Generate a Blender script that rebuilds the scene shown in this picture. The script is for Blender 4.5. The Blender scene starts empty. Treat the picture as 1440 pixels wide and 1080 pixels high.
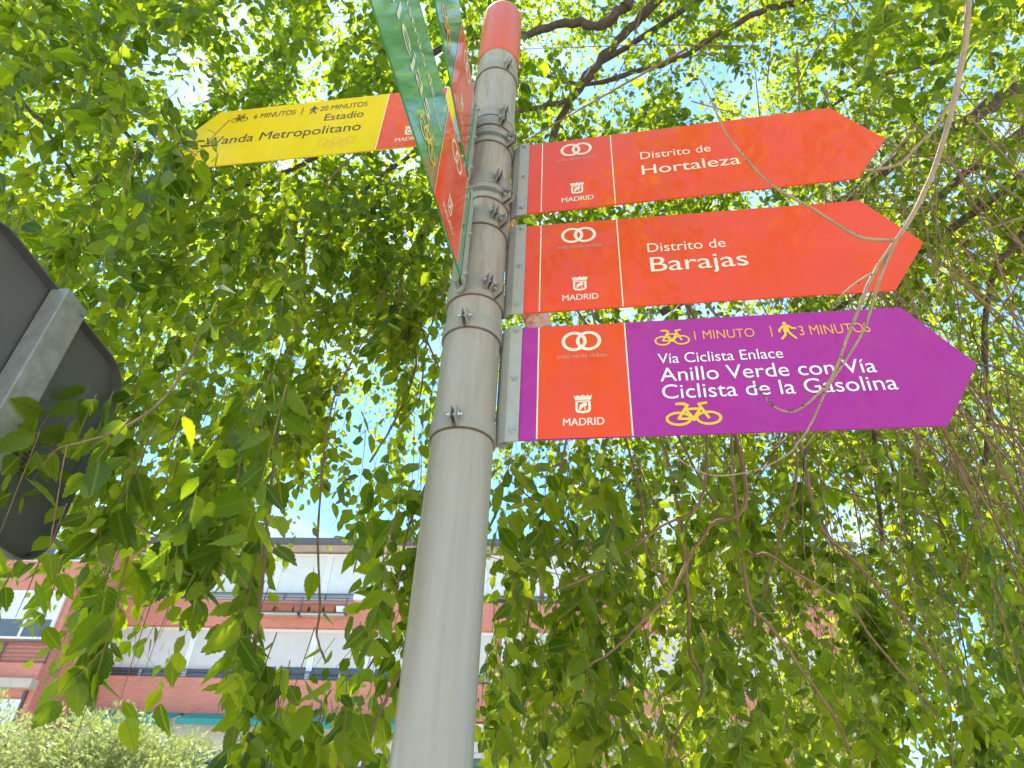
import bpy, bmesh, math, random
import numpy as np
from mathutils import Vector, Matrix
R = math.radians
SC = bpy.context.scene
COL = SC.collection

# ------------------------------------------------------------------ camera
cam_d = bpy.data.cameras.new('camera')
cam = bpy.data.objects.new('camera', cam_d); COL.objects.link(cam)
PITCH, ROLL = 0.63855, 0.04881
cp, sp = math.cos(PITCH), math.sin(PITCH)
fwd = Vector((0, cp, sp)); rt0 = Vector((1, 0, 0)); up0 = Vector((0, -sp, cp))
rgt = rt0 * math.cos(ROLL) + up0 * math.sin(ROLL)
upv = up0 * math.cos(ROLL) - rt0 * math.sin(ROLL)
cam.matrix_world = Matrix(((rgt.x, upv.x, -fwd.x, 0), (rgt.y, upv.y, -fwd.y, 0), (rgt.z, upv.z, -fwd.z, 1.6), (0, 0, 0, 1)))
cam_d.sensor_width = 36; cam_d.lens = 36 * 979.62 / 1440
cam_d.dof.use_dof = True; cam_d.dof.focus_distance = 1.85; cam_d.dof.aperture_fstop = 8
cam_d.clip_start = 0.05; cam_d.clip_end = 2000
SC.camera = cam

# ------------------------------------------------------------------ sky, sun, exposure
SUN_EL, SUN_AZ = R(72), R(-32)          # azimuth from +Y towards +X
world = bpy.data.worlds.new('World'); SC.world = world; world.use_nodes = True
nt = world.node_tree; nt.nodes.clear()
wo = nt.nodes.new('ShaderNodeOutputWorld'); bg = nt.nodes.new('ShaderNodeBackground')
sky = nt.nodes.new('ShaderNodeTexSky'); sky.sky_type = 'NISHITA'; sky.sun_disc = False
sky.dust_density = .3; sky.ozone_density = 1.5; sky.sun_elevation = SUN_EL; sky.sun_rotation = SUN_AZ
tc = nt.nodes.new('ShaderNodeTexCoord'); mp = nt.nodes.new('ShaderNodeMapping'); mp.inputs['Scale'].default_value = (1, 1, 2.6)
nz = nt.nodes.new('ShaderNodeTexNoise'); nz.inputs['Scale'].default_value = 2.6; nz.inputs['Detail'].default_value = 7; nz.inputs['Roughness'].default_value = .58
cr = nt.nodes.new('ShaderNodeValToRGB'); cr.color_ramp.elements[0].position = .46; cr.color_ramp.elements[1].position = .68
mx = nt.nodes.new('ShaderNodeMix'); mx.data_type = 'RGBA'; mx.inputs[7].default_value = (5.5, 5.7, 6.0, 1)
sm = nt.nodes.new('ShaderNodeMath'); sm.operation = 'MULTIPLY'; sm.inputs[1].default_value = .38
nt.links.new(tc.outputs['Generated'], mp.inputs['Vector']); nt.links.new(mp.outputs[0], nz.inputs['Vector'])
nt.links.new(nz.outputs[0], cr.inputs[0]); nt.links.new(cr.outputs[0], sm.inputs[0]); nt.links.new(sm.outputs[0], mx.inputs[0])
tn = nt.nodes.new('ShaderNodeMix'); tn.data_type = 'RGBA'; tn.blend_type = 'MULTIPLY'; tn.inputs[0].default_value = 1; tn.inputs[7].default_value = (.74, 1, 1.02, 1); nt.links.new(sky.outputs[0], tn.inputs[6])
nt.links.new(tn.outputs[2], mx.inputs[6]); nt.links.new(mx.outputs[2], bg.inputs[0])
bg.inputs[1].default_value = 0.115
nt.links.new(bg.outputs[0], wo.inputs[0])
sd = bpy.data.lights.new('sun', 'SUN'); sd.energy = 5.0; sd.angle = R(.53); sd.color = (1, .95, .86)
sun = bpy.data.objects.new('sun', sd); COL.objects.link(sun)
sdir = Vector((math.sin(SUN_AZ) * math.cos(SUN_EL), math.cos(SUN_AZ) * math.cos(SUN_EL), math.sin(SUN_EL)))
sun.rotation_euler = sdir.to_track_quat('Z', 'Y').to_euler(); sun.location = sdir * 40
SC.view_settings.view_transform = 'Standard'; SC.view_settings.look = 'None'
SC.view_settings.exposure = 1.78; SC.view_settings.gamma = 1; SC.view_settings.use_curve_mapping = False
SC.cycles.max_bounces = 8; SC.cycles.transparent_max_bounces = 8

# ------------------------------------------------------------------ helpers
def link(o, parent=None):
    COL.objects.link(o)
    if parent is not None: o.parent = parent
    return o
def tag(o, label=None, cat=None, group=None, kind=None):
    for k, v in (('label', label), ('category', cat), ('group', group), ('kind', kind)):
        if v: o[k] = v
    return o
def empty(name, loc=(0, 0, 0), rz=0, **k):
    o = bpy.data.objects.new(name, None); o.location = loc; o.rotation_euler = (0, 0, rz); o.empty_display_size = .1
    COL.objects.link(o); return tag(o, **k)
def meshobj(name, me, mat=None, parent=None, kind=None, smooth=False):
    if mat is not None and not me.materials: me.materials.append(mat)
    if smooth: me.polygons.foreach_set('use_smooth', [True] * len(me.polygons))
    o = bpy.data.objects.new(name, me); link(o, parent)
    if kind: o['kind'] = kind
    return o
def frombm(name, bm, mat=None, parent=None, kind=None, smooth=False):
    me = bpy.data.meshes.new(name); bm.normal_update(); bm.to_mesh(me); bm.free()
    return meshobj(name, me, mat, parent, kind, smooth)
def add_box(bm, x0, x1, y0, y1, z0, z1, bev=0):
    v = [bm.verts.new(p) for p in ((x0, y0, z0), (x1, y0, z0), (x1, y1, z0), (x0, y1, z0), (x0, y0, z1), (x1, y0, z1), (x1, y1, z1), (x0, y1, z1))]
    fs = [bm.faces.new([v[i] for i in q]) for q in ((0, 3, 2, 1), (4, 5, 6, 7), (0, 1, 5, 4), (1, 2, 6, 5), (2, 3, 7, 6), (3, 0, 4, 7))]
    if bev: bmesh.ops.bevel(bm, geom=list({e for f in fs for e in f.edges}), offset=bev, segments=2, affect='EDGES', profile=.5)
def box(name, x0, x1, y0, y1, z0, z1, mat, parent=None, bev=0, kind=None):
    bm = bmesh.new(); add_box(bm, x0, x1, y0, y1, z0, z1, bev); return frombm(name, bm, mat, parent, kind)
def add_prism(bm, pts, y0, y1):
    """pts: list of (x,z) counter-clockwise seen from -Y; solid between y0 (front) and y1 (back)"""
    a = [bm.verts.new((x, y0, z)) for x, z in pts]; b = [bm.verts.new((x, y1, z)) for x, z in pts]
    bm.faces.new(a); bm.faces.new(b[::-1]); n = len(pts)
    for i in range(n): bm.faces.new((a[i], b[i], b[(i + 1) % n], a[(i + 1) % n]))
def add_lathe(bm, prof, n=48, a0=0, a1=2 * math.pi):
    full = abs(a1 - a0 - 2 * math.pi) < 1e-6; rings = []
    m = n if full else n + 1
    for r, z in prof:
        rings.append([bm.verts.new((r * math.cos(a0 + (a1 - a0) * i / n), r * math.sin(a0 + (a1 - a0) * i / n), z)) for i in range(m)])
    for k in range(len(rings) - 1):
        for i in range(n):
            j = (i + 1) % m
            bm.faces.new((rings[k][i], rings[k][j], rings[k + 1][j], rings[k + 1][i]))
def add_cyl(bm, p, q, r, n=8, r2=None):
    p = Vector(p); q = Vector(q); d = (q - p).normalized(); u = d.orthogonal().normalized(); w = d.cross(u); r2 = r if r2 is None else r2
    A = [bm.verts.new(p + (u * math.cos(t) + w * math.sin(t)) * r) for t in [2 * math.pi * i / n for i in range(n)]]
    Bq = [bm.verts.new(q + (u * math.cos(t) + w * math.sin(t)) * r2) for t in [2 * math.pi * i / n for i in range(n)]]
    bm.faces.new(A[::-1]); bm.faces.new(Bq)
    for i in range(n): bm.faces.new((A[i], A[(i + 1) % n], Bq[(i + 1) % n], Bq[i]))

# ------------------------------------------------------------------ materials
def newmat(name):
    m = bpy.data.materials.new(name); m.use_nodes = True; nt = m.node_tree
    return m, nt, nt.nodes['Principled BSDF'], nt.nodes['Material Output']
def pmat(name, col, rough=.5, metal=0, coat=0, var=.12, scale=6, bump=0, bscale=60, stretch=(1, 1, 1), col2=None, coatr=.08, spec=.5):
    m, nt, b, out = newmat(name); N = nt.nodes; L = nt.links
    t = N.new('ShaderNodeTexCoord'); mpp = N.new('ShaderNodeMapping'); mpp.inputs['Scale'].default_value = stretch
    n = N.new('ShaderNodeTexNoise'); n.inputs['Scale'].default_value = scale; n.inputs['Detail'].default_value = 6; n.inputs['Roughness'].default_value = .6
    L.new(t.outputs['Object'], mpp.inputs[0]); L.new(mpp.outputs[0], n.inputs['Vector'])
    r = N.new('ShaderNodeValToRGB'); L.new(n.outputs[0], r.inputs[0])
    c2 = col2 or tuple(c * (1 - var * 2) for c in col)
    r.color_ramp.elements[0].position = .3; r.color_ramp.elements[1].position = .7
    r.color_ramp.elements[0].color = (*c2, 1); r.color_ramp.elements[1].color = (*col, 1)
    L.new(r.outputs[0], b.inputs['Base Color'])
    b.inputs['Roughness'].default_value = rough; b.inputs['Metallic'].default_value = metal
    b.inputs['Coat Weight'].default_value = coat; b.inputs['Coat Roughness'].default_value = coatr
    b.inputs['Specular IOR Level'].default_value = spec
    if bump:
        n2 = N.new('ShaderNodeTexNoise'); n2.inputs['Scale'].default_value = bscale; n2.inputs['Detail'].default_value = 4
        L.new(mpp.outputs[0], n2.inputs['Vector']); bp = N.new('ShaderNodeBump'); bp.inputs['Strength'].default_value = bump; bp.inputs['Distance'].default_value = .01
        L.new(n2.outputs[0], bp.inputs['Height']); L.new(bp.outputs[0], b.inputs['Normal'])
    return m
def leafmat(name, base, trans, var=.35, yellow=.0, gloss=.45, tw=.55):
    """leaf blade: diffuse and translucent, veins from the leaf's own UV, a tone per leaf"""
    m, nt, b, out = newmat(name); N = nt.nodes; L = nt.links; N.remove(b)
    g = N.new('ShaderNodeNewGeometry'); oi = N.new('ShaderNodeObjectInfo')
    ad = N.new('ShaderNodeMath'); ad.operation = 'ADD'; L.new(g.outputs['Random Per Island'], ad.inputs[0]); L.new(oi.outputs['Random'], ad.inputs[1])
    fr = N.new('ShaderNodeMath'); fr.operation = 'FRACT'; L.new(ad.outputs[0], fr.inputs[0])
    def ramp(c, k):
        r = N.new('ShaderNodeValToRGB'); r.color_ramp.elements[0].color = (c[0] * (1 - var), c[1] * (1 - var * .8), c[2] * (1 - var * .5), 1)
        r.color_ramp.elements[1].color = (min(1, c[0] * (1 + var * 1.3)), min(1, c[1] * (1 + var * .8)), c[2], 1)
        e = r.color_ramp.elements.new(.5); e.color = (*c, 1)
        L.new(fr.outputs[0], r.inputs[0]); return r
    # veins
    uv = N.new('ShaderNodeUVMap'); uv.uv_map = 'UVMap'; sx = N.new('ShaderNodeSeparateXYZ'); L.new(uv.outputs[0], sx.inputs[0])
    s1 = N.new('ShaderNodeMath'); s1.operation = 'SUBTRACT'; L.new(sx.outputs[0], s1.inputs[0]); s1.inputs[1].default_value = .5
    ab = N.new('ShaderNodeMath'); ab.operation = 'ABSOLUTE'; L.new(s1.outputs[0], ab.inputs[0])
    mid = N.new('ShaderNodeMapRange'); mid.inputs[1].default_value = .012; mid.inputs[2].default_value = .035; mid.inputs[3].default_value = 1; mid.inputs[4].default_value = 0
    L.new(ab.outputs[0], mid.inputs[0])
    m1 = N.new('ShaderNodeMath'); m1.operation = 'MULTIPLY'; m1.inputs[1].default_value = .85; L.new(ab.outputs[0], m1.inputs[0])
    s2 = N.new('ShaderNodeMath'); s2.operation = 'SUBTRACT'; L.new(sx.outputs[1], s2.inputs[0]); L.new(m1.outputs[0], s2.inputs[1])
    m2 = N.new('ShaderNodeMath'); m2.operation = 'MULTIPLY'; m2.inputs[1].default_value = 9; L.new(s2.outputs[0], m2.inputs[0])
    f2 = N.new('ShaderNodeMath'); f2.operation = 'FRACT'; L.new(m2.outputs[0], f2.inputs[0])
    s3 = N.new('ShaderNodeMath'); s3.operation = 'SUBTRACT'; L.new(f2.outputs[0], s3.inputs[0]); s3.inputs[1].default_value = .5
    a3 = N.new('ShaderNodeMath'); a3.operation = 'ABSOLUTE'; L.new(s3.outputs[0], a3.inputs[0])
    sv = N.new('ShaderNodeMapRange'); sv.inputs[1].default_value = .03; sv.inputs[2].default_value = .12; sv.inputs[3].default_value = .45; sv.inputs[4].default_value = 0
    L.new(a3.outputs[0], sv.inputs[0])
    mxx = N.new('ShaderNodeMath'); mxx.operation = 'MAXIMUM'; L.new(mid.outputs[0], mxx.inputs[0]); L.new(sv.outputs[0], mxx.inputs[1])
    def veined(r, c):
        x = N.new('ShaderNodeMix'); x.data_type = 'RGBA'; x.inputs[7].default_value = (*c, 1)
        L.new(mxx.outputs[0], x.inputs[0]); L.new(r.outputs[0], x.inputs[6]); return x
    cb = veined(ramp(base, 0), (base[0] * 1.9, base[1] * 1.6, base[2] * 2.2)); ct = veined(ramp(trans, 0), (trans[0] * 1.25, trans[1] * 1.05, trans[2] * 1.5))
    d = N.new('ShaderNodeBsdfDiffuse'); L.new(cb.outputs[2], d.inputs[0]); t = N.new('ShaderNodeBsdfTranslucent'); L.new(ct.outputs[2], t.inputs[0])
    ms = N.new('ShaderNodeMixShader'); ms.inputs[0].default_value = tw; L.new(d.outputs[0], ms.inputs[1]); L.new(t.outputs[0], ms.inputs[2])
    gl = N.new('ShaderNodeBsdfGlossy'); gl.inputs['Roughness'].default_value = gloss; gl.inputs[0].default_value = (.9, .95, .9, 1)
    lw = N.new('ShaderNodeLayerWeight'); lw.inputs[0].default_value = .35
    m3 = N.new('ShaderNodeMixShader'); q = N.new('ShaderNodeMath'); q.operation = 'MULTIPLY'; q.inputs[1].default_value = .10; L.new(lw.outputs[1], q.inputs[0]); L.new(q.outputs[0], m3.inputs[0]); L.new(ms.outputs[0], m3.inputs[1]); L.new(gl.outputs[0], m3.inputs[2])
    L.new(m3.outputs[0], out.inputs[0]); return m

M = {}
M['pole'] = pmat('painted_steel', (.38, .32, .255), .36, 0, .15, .09, 3, .05, 30, (14, 14, .7), spec=.5)
M['bracket'] = pmat('bracket_paint', (.38, .37, .325), .42, 0, 0, .07, 10, .04, 40, (3, 3, 1))
M['clamp'] = pmat('clamp_paint', (.33, .30, .25), .45, 0, 0, .12, 12, .05, 40)
M['rust'] = pmat('rust_stain', (.16, .085, .06), .8, 0, 0, .3, 40)
M['bolt'] = pmat('bolt_zinc', (.55, .54, .52), .3, .8, 0, .1, 30)
M['cap'] = pmat('cap_plastic', (.62, .10, .035), .35, 0, .25, .06, 9, .02, 50)
M['red'] = pmat('red_film', (.80, .070, .014), .32, 0, .55, .05, 5, 0, coatr=.05, spec=.15)
M['purple'] = pmat('purple_film', (.40, .024, .27), .32, 0, .55, .05, 5, 0, coatr=.05, spec=.15)
M['yellow'] = pmat('yellow_film', (.80, .55, .001), .35, 0, .2, .04, 5, 0, coatr=.08, spec=.15)
M['green'] = pmat('green_film', (.04, .27, .085), .25, 0, 1, .05, 5, 0, coatr=.06)
M['cream'] = pmat('cream_print', (.80, .70, .52), .4, 0, .5, .02, 20)
M['white'] = pmat('white_print', (.82, .80, .78), .4, 0, .5, .02, 20)
M['gold'] = pmat('yellow_print', (.80, .50, .02), .4, 0, .5, .02, 20)
M['orange'] = pmat('orange_print', (.85, .36, .05), .4, 0, .5, .02, 20)
M['dark'] = pmat('dark_print', (.05, .03, .02), .4, 0, .5, .02, 20)
M['faded'] = pmat('faded_print', (.60, .32, .20), .4, 0, .5, .1, 90)
M['backpanel'] = pmat('panel_edge', (.35, .12, .07), .5, 0, 0, .1, 8)
M['galv'] = pmat('galvanised_steel', (.40, .39, .36), .5, .3, 0, .16, 26, .04, 60, col2=(.25, .245, .23))
M['grey'] = pmat('grey_sign_back', (.13, .125, .12), .6, .1, 0, .10, 7, .05, 50)
M['bark'] = pmat('bark', (.125, .088, .062), .9, 0, 0, .25, 30, .5, 40, (1, 1, 1))
M['twig'] = pmat('twig_bark', (.31, .18, .09), .75, 0, 0, .2, 30, .2, 60)
M['twigl'] = pmat('dry_twig_bark', (.40, .27, .165), .7, 0, 0, .18, 30, .3, 90)
def grime(m, amt, c=(.16, .105, .08)):
    """run-down dirt and rust streaks, longer than wide"""
    nt = m.node_tree; N = nt.nodes; L = nt.links; b = N['Principled BSDF']; src = b.inputs['Base Color'].links[0].from_socket
    t = N.new('ShaderNodeTexCoord'); mp = N.new('ShaderNodeMapping'); mp.inputs['Scale'].default_value = (22, 22, 2.2); n = N.new('ShaderNodeTexNoise'); n.inputs['Scale'].default_value = 1.6; n.inputs['Detail'].default_value = 8; n.inputs['Roughness'].default_value = .7
    L.new(t.outputs['Object'], mp.inputs[0]); L.new(mp.outputs[0], n.inputs['Vector'])
    s = N.new('ShaderNodeSeparateXYZ'); L.new(t.outputs['Object'], s.inputs[0])
    h = N.new('ShaderNodeMapRange'); h.inputs[1].default_value = 2.3; h.inputs[2].default_value = 3.0; h.inputs[3].default_value = .15; h.inputs[4].default_value = 1; L.new(s.outputs[2], h.inputs[0])
    r = N.new('ShaderNodeMapRange'); r.inputs[1].default_value = .48; r.inputs[2].default_value = .72; r.inputs[3].default_value = 0; r.inputs[4].default_value = amt; L.new(n.outputs[0], r.inputs[0])
    k = N.new('ShaderNodeMath'); k.operation = 'MULTIPLY'; L.new(r.outputs[0], k.inputs[0]); L.new(h.outputs[0], k.inputs[1])
    x = N.new('ShaderNodeMix'); x.data_type = 'RGBA'; x.inputs[7].default_value = (*c, 1); L.new(k.outputs[0], x.inputs[0]); L.new(src, x.inputs[6]); L.new(x.outputs[2], b.inputs['Base Color'])
grime(M['pole'], .8)
for k_ in ('red', 'purple', 'yellow', 'green', 'bracket'): grime(M[k_], .7, (.20, .13, .10))
M['leafA'] = leafmat('elm_leaf', (.034, .068, .008), (.40, .56, .014), .6)
M['leafB'] = leafmat('elm_leaf_right', (.034, .064, .008), (.39, .53, .014), .6)
M['leafS'] = leafmat('pale_leaf', (.36, .41, .17), (.30, .37, .09), .25, tw=.35)

# ------------------------------------------------------------------ the setting
def ground_mat(name, c, scale, bump):
    return pmat(name, c, .9, 0, 0, .12, scale, bump, 80)
def sheet(name, x0, x1, y0, y1, z, mat):
    bm = bmesh.new(); bm.faces.new([bm.verts.new(p) for p in ((x0, y0, z), (x1, y0, z), (x1, y1, z), (x0, y1, z))]); return frombm(name, bm, mat, kind='structure')
sheet('ground', -500, 500, -500, 500, 0, ground_mat('ground_soil', (.34, .30, .24), .6, .3))
box('road', -200, 200, 7, 15, -.2, .004, ground_mat('asphalt', (.075, .075, .08), 3, .3), kind='structure')
M['paving'] = ground_mat('paving', (.46, .42, .36), 4, .2)
for y0, y1 in ((-14, 6.85), (15.15, 24)):
    box('pavement', -200, 200, y0, y1, -.2, .12, M['paving'], kind='structure')
for y0, y1 in ((6.85, 7), (15, 15.15)):
    box('kerb', -200, 200, y0 + .001, y1 - .001, -.2, .125, ground_mat('kerb_stone', (.4, .39, .37), 6, .2), kind='structure')

# ------------------------------------------------------------------ apartment building across the street
def brick_mat():
    m, nt, b, out = newmat('brick_wall'); N = nt.nodes; L = nt.links
    t = N.new('ShaderNodeTexCoord'); s = N.new('ShaderNodeSeparateXYZ'); c = N.new('ShaderNodeCombineXYZ')
    L.new(t.outputs['Object'], s.inputs[0]); L.new(s.outputs[0], c.inputs[0]); L.new(s.outputs[2], c.inputs[1])
    bt = N.new('ShaderNodeTexBrick'); L.new(c.outputs[0], bt.inputs['Vector'])
    bt.inputs['Color1'].default_value = (.66, .22, .155, 1); bt.inputs['Color2'].default_value = (.58, .18, .125, 1); bt.inputs['Mortar'].default_value = (.45, .30, .24, 1)
    bt.inputs['Scale'].default_value = 1; bt.inputs['Brick Width'].default_value = .25; bt.inputs['Row Height'].default_value = .065; bt.inputs['Mortar Size'].default_value = .006
    n = N.new('ShaderNodeTexNoise'); n.inputs['Scale'].default_value = .9; n.inputs['Detail'].default_value = 6; L.new(t.outputs['Object'], n.inputs['Vector'])
    r = N.new('ShaderNodeMapRange'); r.inputs[3].default_value = .8; r.inputs[4].default_value = 1.15; L.new(n.outputs[0], r.inputs[0])
    h = N.new('ShaderNodeHueSaturation'); L.new(bt.outputs[0], h.inputs['Color']); L.new(r.outputs[0], h.inputs['Value']); L.new(h.outputs[0], b.inputs['Base Color'])
    b.inputs['Roughness'].default_value = .85
    bp = N.new('ShaderNodeBump'); bp.inputs['Strength'].default_value = .3; bp.inputs['Distance'].default_value = .01; L.new(bt.outputs['Fac'], bp.inputs['Height']); bp.invert = True; L.new(bp.outputs[0], b.inputs['Normal'])
    return m
M['brick'] = brick_mat()
M['frame'] = pmat('window_frame_white', (.78, .80, .82), .4, 0, 0, .04, 4)
M['shut'] = pmat('roller_shutter', (.66, .62, .60), .5, 0, 0, .05, 3)
M['shut2'] = pmat('roller_shutter_white', (.74, .77, .80), .5, 0, 0, .05, 3)
M['glass'] = pmat('window_glass', (.06, .075, .10), .06, 0, 1, .1, 1)
M['rail'] = pmat('railing_paint', (.10, .09, .10), .5, 0, 0, .1, 5)
M['ledge'] = pmat('concrete_ledge', (.55, .47, .38), .8, 0, 0, .1, 3)
M['roofm'] = pmat('roof_edge', (.12, .11, .12), .6, 0, 0, .1, 3)
M['teal'] = pmat('awning_cloth', (.04, .30, .26), .8, 0, 0, .1, 3)
M['terra'] = pmat('planter_clay', (.42, .13, .06), .7, 0, 0, .12, 6)
def slatted(m, pitch):
    nt = m.node_tree; N = nt.nodes; L = nt.links; b = N['Principled BSDF']
    t = N.new('ShaderNodeTexCoord'); w = N.new('ShaderNodeTexWave'); w.bands_direction = 'Z'; w.inputs['Scale'].default_value = pitch
    L.new(t.outputs['Object'], w.inputs[0]); bp = N.new('ShaderNodeBump'); bp.inputs['Strength'].default_value = .5; bp.inputs['Distance'].default_value = .02
    L.new(w.outputs[0], bp.inputs['Height']); L.new(bp.outputs[0], b.inputs['Normal'])
slatted(M['shut'], 6); slatted(M['shut2'], 6)

BL = empty('apartment_building', (0, 29, 0), -.1, label='red brick apartment block with white framed balconies across the street', cat='building')
def window(x0, x1, z0, z1, y=.12, shut=.75, m='shut', panes=2, fw=.11):
    w = bpy.data.objects.new('window', None)
    bm = bmesh.new()                                   # frame
    add_box(bm, x0, x1, y - .06, y + .05, z1 - fw, z1); add_box(bm, x0, x1, y - .06, y + .05, z0, z0 + fw * .7)
    add_box(bm, x0, x0 + fw, y - .058, y + .048, z0 + fw * .7 + .001, z1 - fw - .001); add_box(bm, x1 - fw, x1, y - .058, y + .048, z0 + fw * .7 + .001, z1 - fw - .001)
    f = frombm('window', bm, M['frame'], BL)
    xi0, xi1, zi0, zi1 = x0 + fw, x1 - fw, z0 + fw * .7, z1 - fw
    zs = zi1 - (zi1 - zi0) * shut
    box('shutter', xi0 + .004, xi1 - .004, y - .02, y + .01, zs, zi1 - .003, M[m], f)
    if shut < .99:
        for k in range(panes):
            a = xi0 + (xi1 - xi0) * k / panes; b = xi0 + (xi1 - xi0) * (k + 1) / panes
            box('pane', a + .05, b - .05, y + .02, y + .035, zi0 + .03, zs + .02, M['glass'], f)
            if k: box('mullion', a - .045, a + .045, y - .03, y + .04, zi0 + .002, zs - .002, M['frame'], f)
    return f
def railing(x0, x1, z0, z1, y, bars=3):
    bm = bmesh.new()
    add_box(bm, x0, x1, y - .025, y + .025, z1 - .05, z1); 
    for k in range(bars): 
        z = z0 + (z1 - .05 - z0) * (k + .5) / bars; add_box(bm, x0, x1, y - .01, y + .01, z - .012, z + .012)
    o = frombm('railing', bm, M['rail'], BL)
    n = max(1, round((x1 - x0) / 1.9))
    for k in range(n + 1):
        x = x0 + .03 + (x1 - x0 - .06) * k / n; box('post', x - .022, x + .022, y + .011, y + .05, z0, z1 - .051, M['rail'], o)
# core behind everything
box('wall', -16.75, 14, .25, 11, 0, 13.8, M['brick'], BL)
XB = [-16.7, -12.95, -10.35, -7.72, -5.1, -2.5, -.2]
XT = [-16.7, -14.9, -12.72, -9.98, -7.75, -5.4, -3.1, -.9]
for a, b, mm in zip(XT[:-1], XT[1:], ['shut2', 'shut', 'shut2', 'shut2', 'shut2', 'shut2', 'shut2']):
    window(a, b - .01, 11.45, 13.78, .12, .80 if mm == 'shut' else .97, mm)
for x in (1.0, 3.6, 6.2, 8.8, 11.4): window(x - 1.8, x + .6, 11.5, 13.78, .12, .86, 'shut2')
for a, b, s in zip(XB[:-1], XB[1:], (.78, .78, .70, .70, .70, .78)): window(a, b - .01, 8.25, 10.43, .12, s, 'shut')
for x in (1.0, 3.6, 6.2, 8.8, 11.4): window(x - .9, x + 1.4, 8.3, 10.46, .12, .8, 'shut')
for k, (z0, z1) in enumerate(((10.43, 11.57), (7.05, 8.37), (3.75, 5.05))):
    box('parapet', -16.7, -.3, -.18, .06, z0, z1, M['brick'], BL)
    railing(-16.7, -.3, z1 + .002, z1 + .36, -.06)
box('parapet', -.29, 14, -.10, .06, 10.46, 11.62, M['brick'], BL); railing(-.25, 14, 11.63, 11.95, -.03)
box('parapet', -.29, 14, -.10, .06, 7.18, 8.3, M['brick'], BL)
box('ledge', -.29, 14, -.24, .05, 6.86, 7.178, M['ledge'], BL)
box('wall', -.29, 14, -.08, .24, 0, 6.858, M['brick'], BL)
for x in (.8, 4.2, 7.6, 11): window(x, x + 1.45, 4.4, 6.36, -.06, .5, 'shut')
for a, b in zip(XB[:-1], XB[1:]): window(a, b - .01, 5.05, 7.0, .12, .6, 'shut')
for a, b in ((-16.4, -12.3), (-12.1, -8.0), (-7.8, -3.6)):
    bm = bmesh.new(); add_prism(bm, [(a, 0), (b, 0), (b, .001), (a, .001)], 0, .001); bm.clear()
    v = [bm.verts.new(p) for p in ((a, -.2, 7.04), (b, -.2, 7.04), (b, -1.0, 6.72), (a, -1.0, 6.72), (a, -1.0, 6.5), (b, -1.0, 6.5), (b, -.97, 6.5), (a, -.97, 6.5), (a, -.97, 6.70), (b, -.97, 6.70), (b, -.2, 7.01), (a, -.2, 7.01))]
    for q in ((0, 1, 2, 3), (3, 2, 5, 4), (4, 5, 6, 7), (7, 6, 9, 8), (8, 9, 10, 11), (11, 10, 1, 0)): bm.faces.new([v[i] for i in q])
    frombm('awning', bm, M['teal'], BL)
# roof
box('roof', -17.2, 14.6, -.75, 11.5, 13.86, 13.98, M['ledge'], BL)
box('roof_edge', -17.3, 14.7, -.9, -.76, 13.84, 14.1, M['roofm'], BL)
box('roof_edge', -17.25, 14.65, -.7, 11.4, 13.99, 14.22, M['roofm'], BL)
bm = bmesh.new(); add_cyl(bm, (-7.7, .5, 14.22), (-7.7, .5, 14.75), .16, 12); add_cyl(bm, (-7.7, .5, 14.76), (-7.7, .5, 14.86), .26, 12, .05); frombm('roof_vent', bm, M['galv'], BL)
# planter rack on the top parapet
bm = bmesh.new()
for z in (10.98, 11.3, 11.58): add_box(bm, -10.3, -6.45, -.52, -.50, z - .015, z + .015)
for x in (-10.3, -8.4, -6.47): add_box(bm, x - .02, x + .02, -.499, -.47, 10.94, 11.62)
add_box(bm, -10.3, -6.45, -.465, -.2, 10.95, 10.965); rk = frombm('planter_rack', bm, M['rail'], BL)
for x0, x1, mm in ((-10.2, -9.6, 'terra'), (-9.35, -8.75, 'terra'), (-8.72, -8.1, 'terra'), (-8.0, -7.45, 'terra'), (-7.4, -6.95, 'terra'), (-6.9, -6.55, 'frame')):
    bm = bmesh.new(); add_prism(bm, [(x0 + .04, 11.0), (x1 - .04, 11.0), (x1, 11.27), (x0, 11.27)], -.45, -.23); frombm('planter', bm, M[mm], rk)
box('tray', -10.25, -8.5, -.53, -.19, 10.84, 10.93, M['ledge'], BL); box('tray', -8.35, -6.5, -.53, -.19, 10.84, 10.93, M['ledge'], BL)
# lamp bracket and drainpipe
box('wall_lamp', -6.2, -5.7, -.6, -.25, 11.5, 11.75, M['frame'], BL, .03)
box('drainpipe', -5.35, -5.22, -.30, -.19, 8.4, 11.5, M['frame'], BL)
# the wing that stands forward on the left
W = (-32, -16.76)
box('wall', W[0], W[1], -2.9, .24, 0, 14.5, M['brick'], BL)
box('parapet', W[0], W[1], -3.1, -2.905, 10.85, 12.04, M['brick'], BL); box('parapet', W[0], W[1], -3.1, -2.905, 7.475, 8.05, M['brick'], BL)
box('ledge', W[0], W[1] + .02, -3.3, -2.905, 7.15, 7.47, M['ledge'], BL)
railing(W[0], W[1], 8.055, 8.87, -3.0, 5)
for x in (-28.2, -24.9, -21.6, -18.3):
    for z0, z1 in ((8.95, 10.84), (12.06, 13.8), (4.9, 6.8)): window(x - 1.25, x + 1.25, z0, z1, -2.97, .6, 'shut2')
box('drainpipe', -17.1, -16.98, -3.02, -2.905, 0, 7.1, M['rail'], BL)

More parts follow.
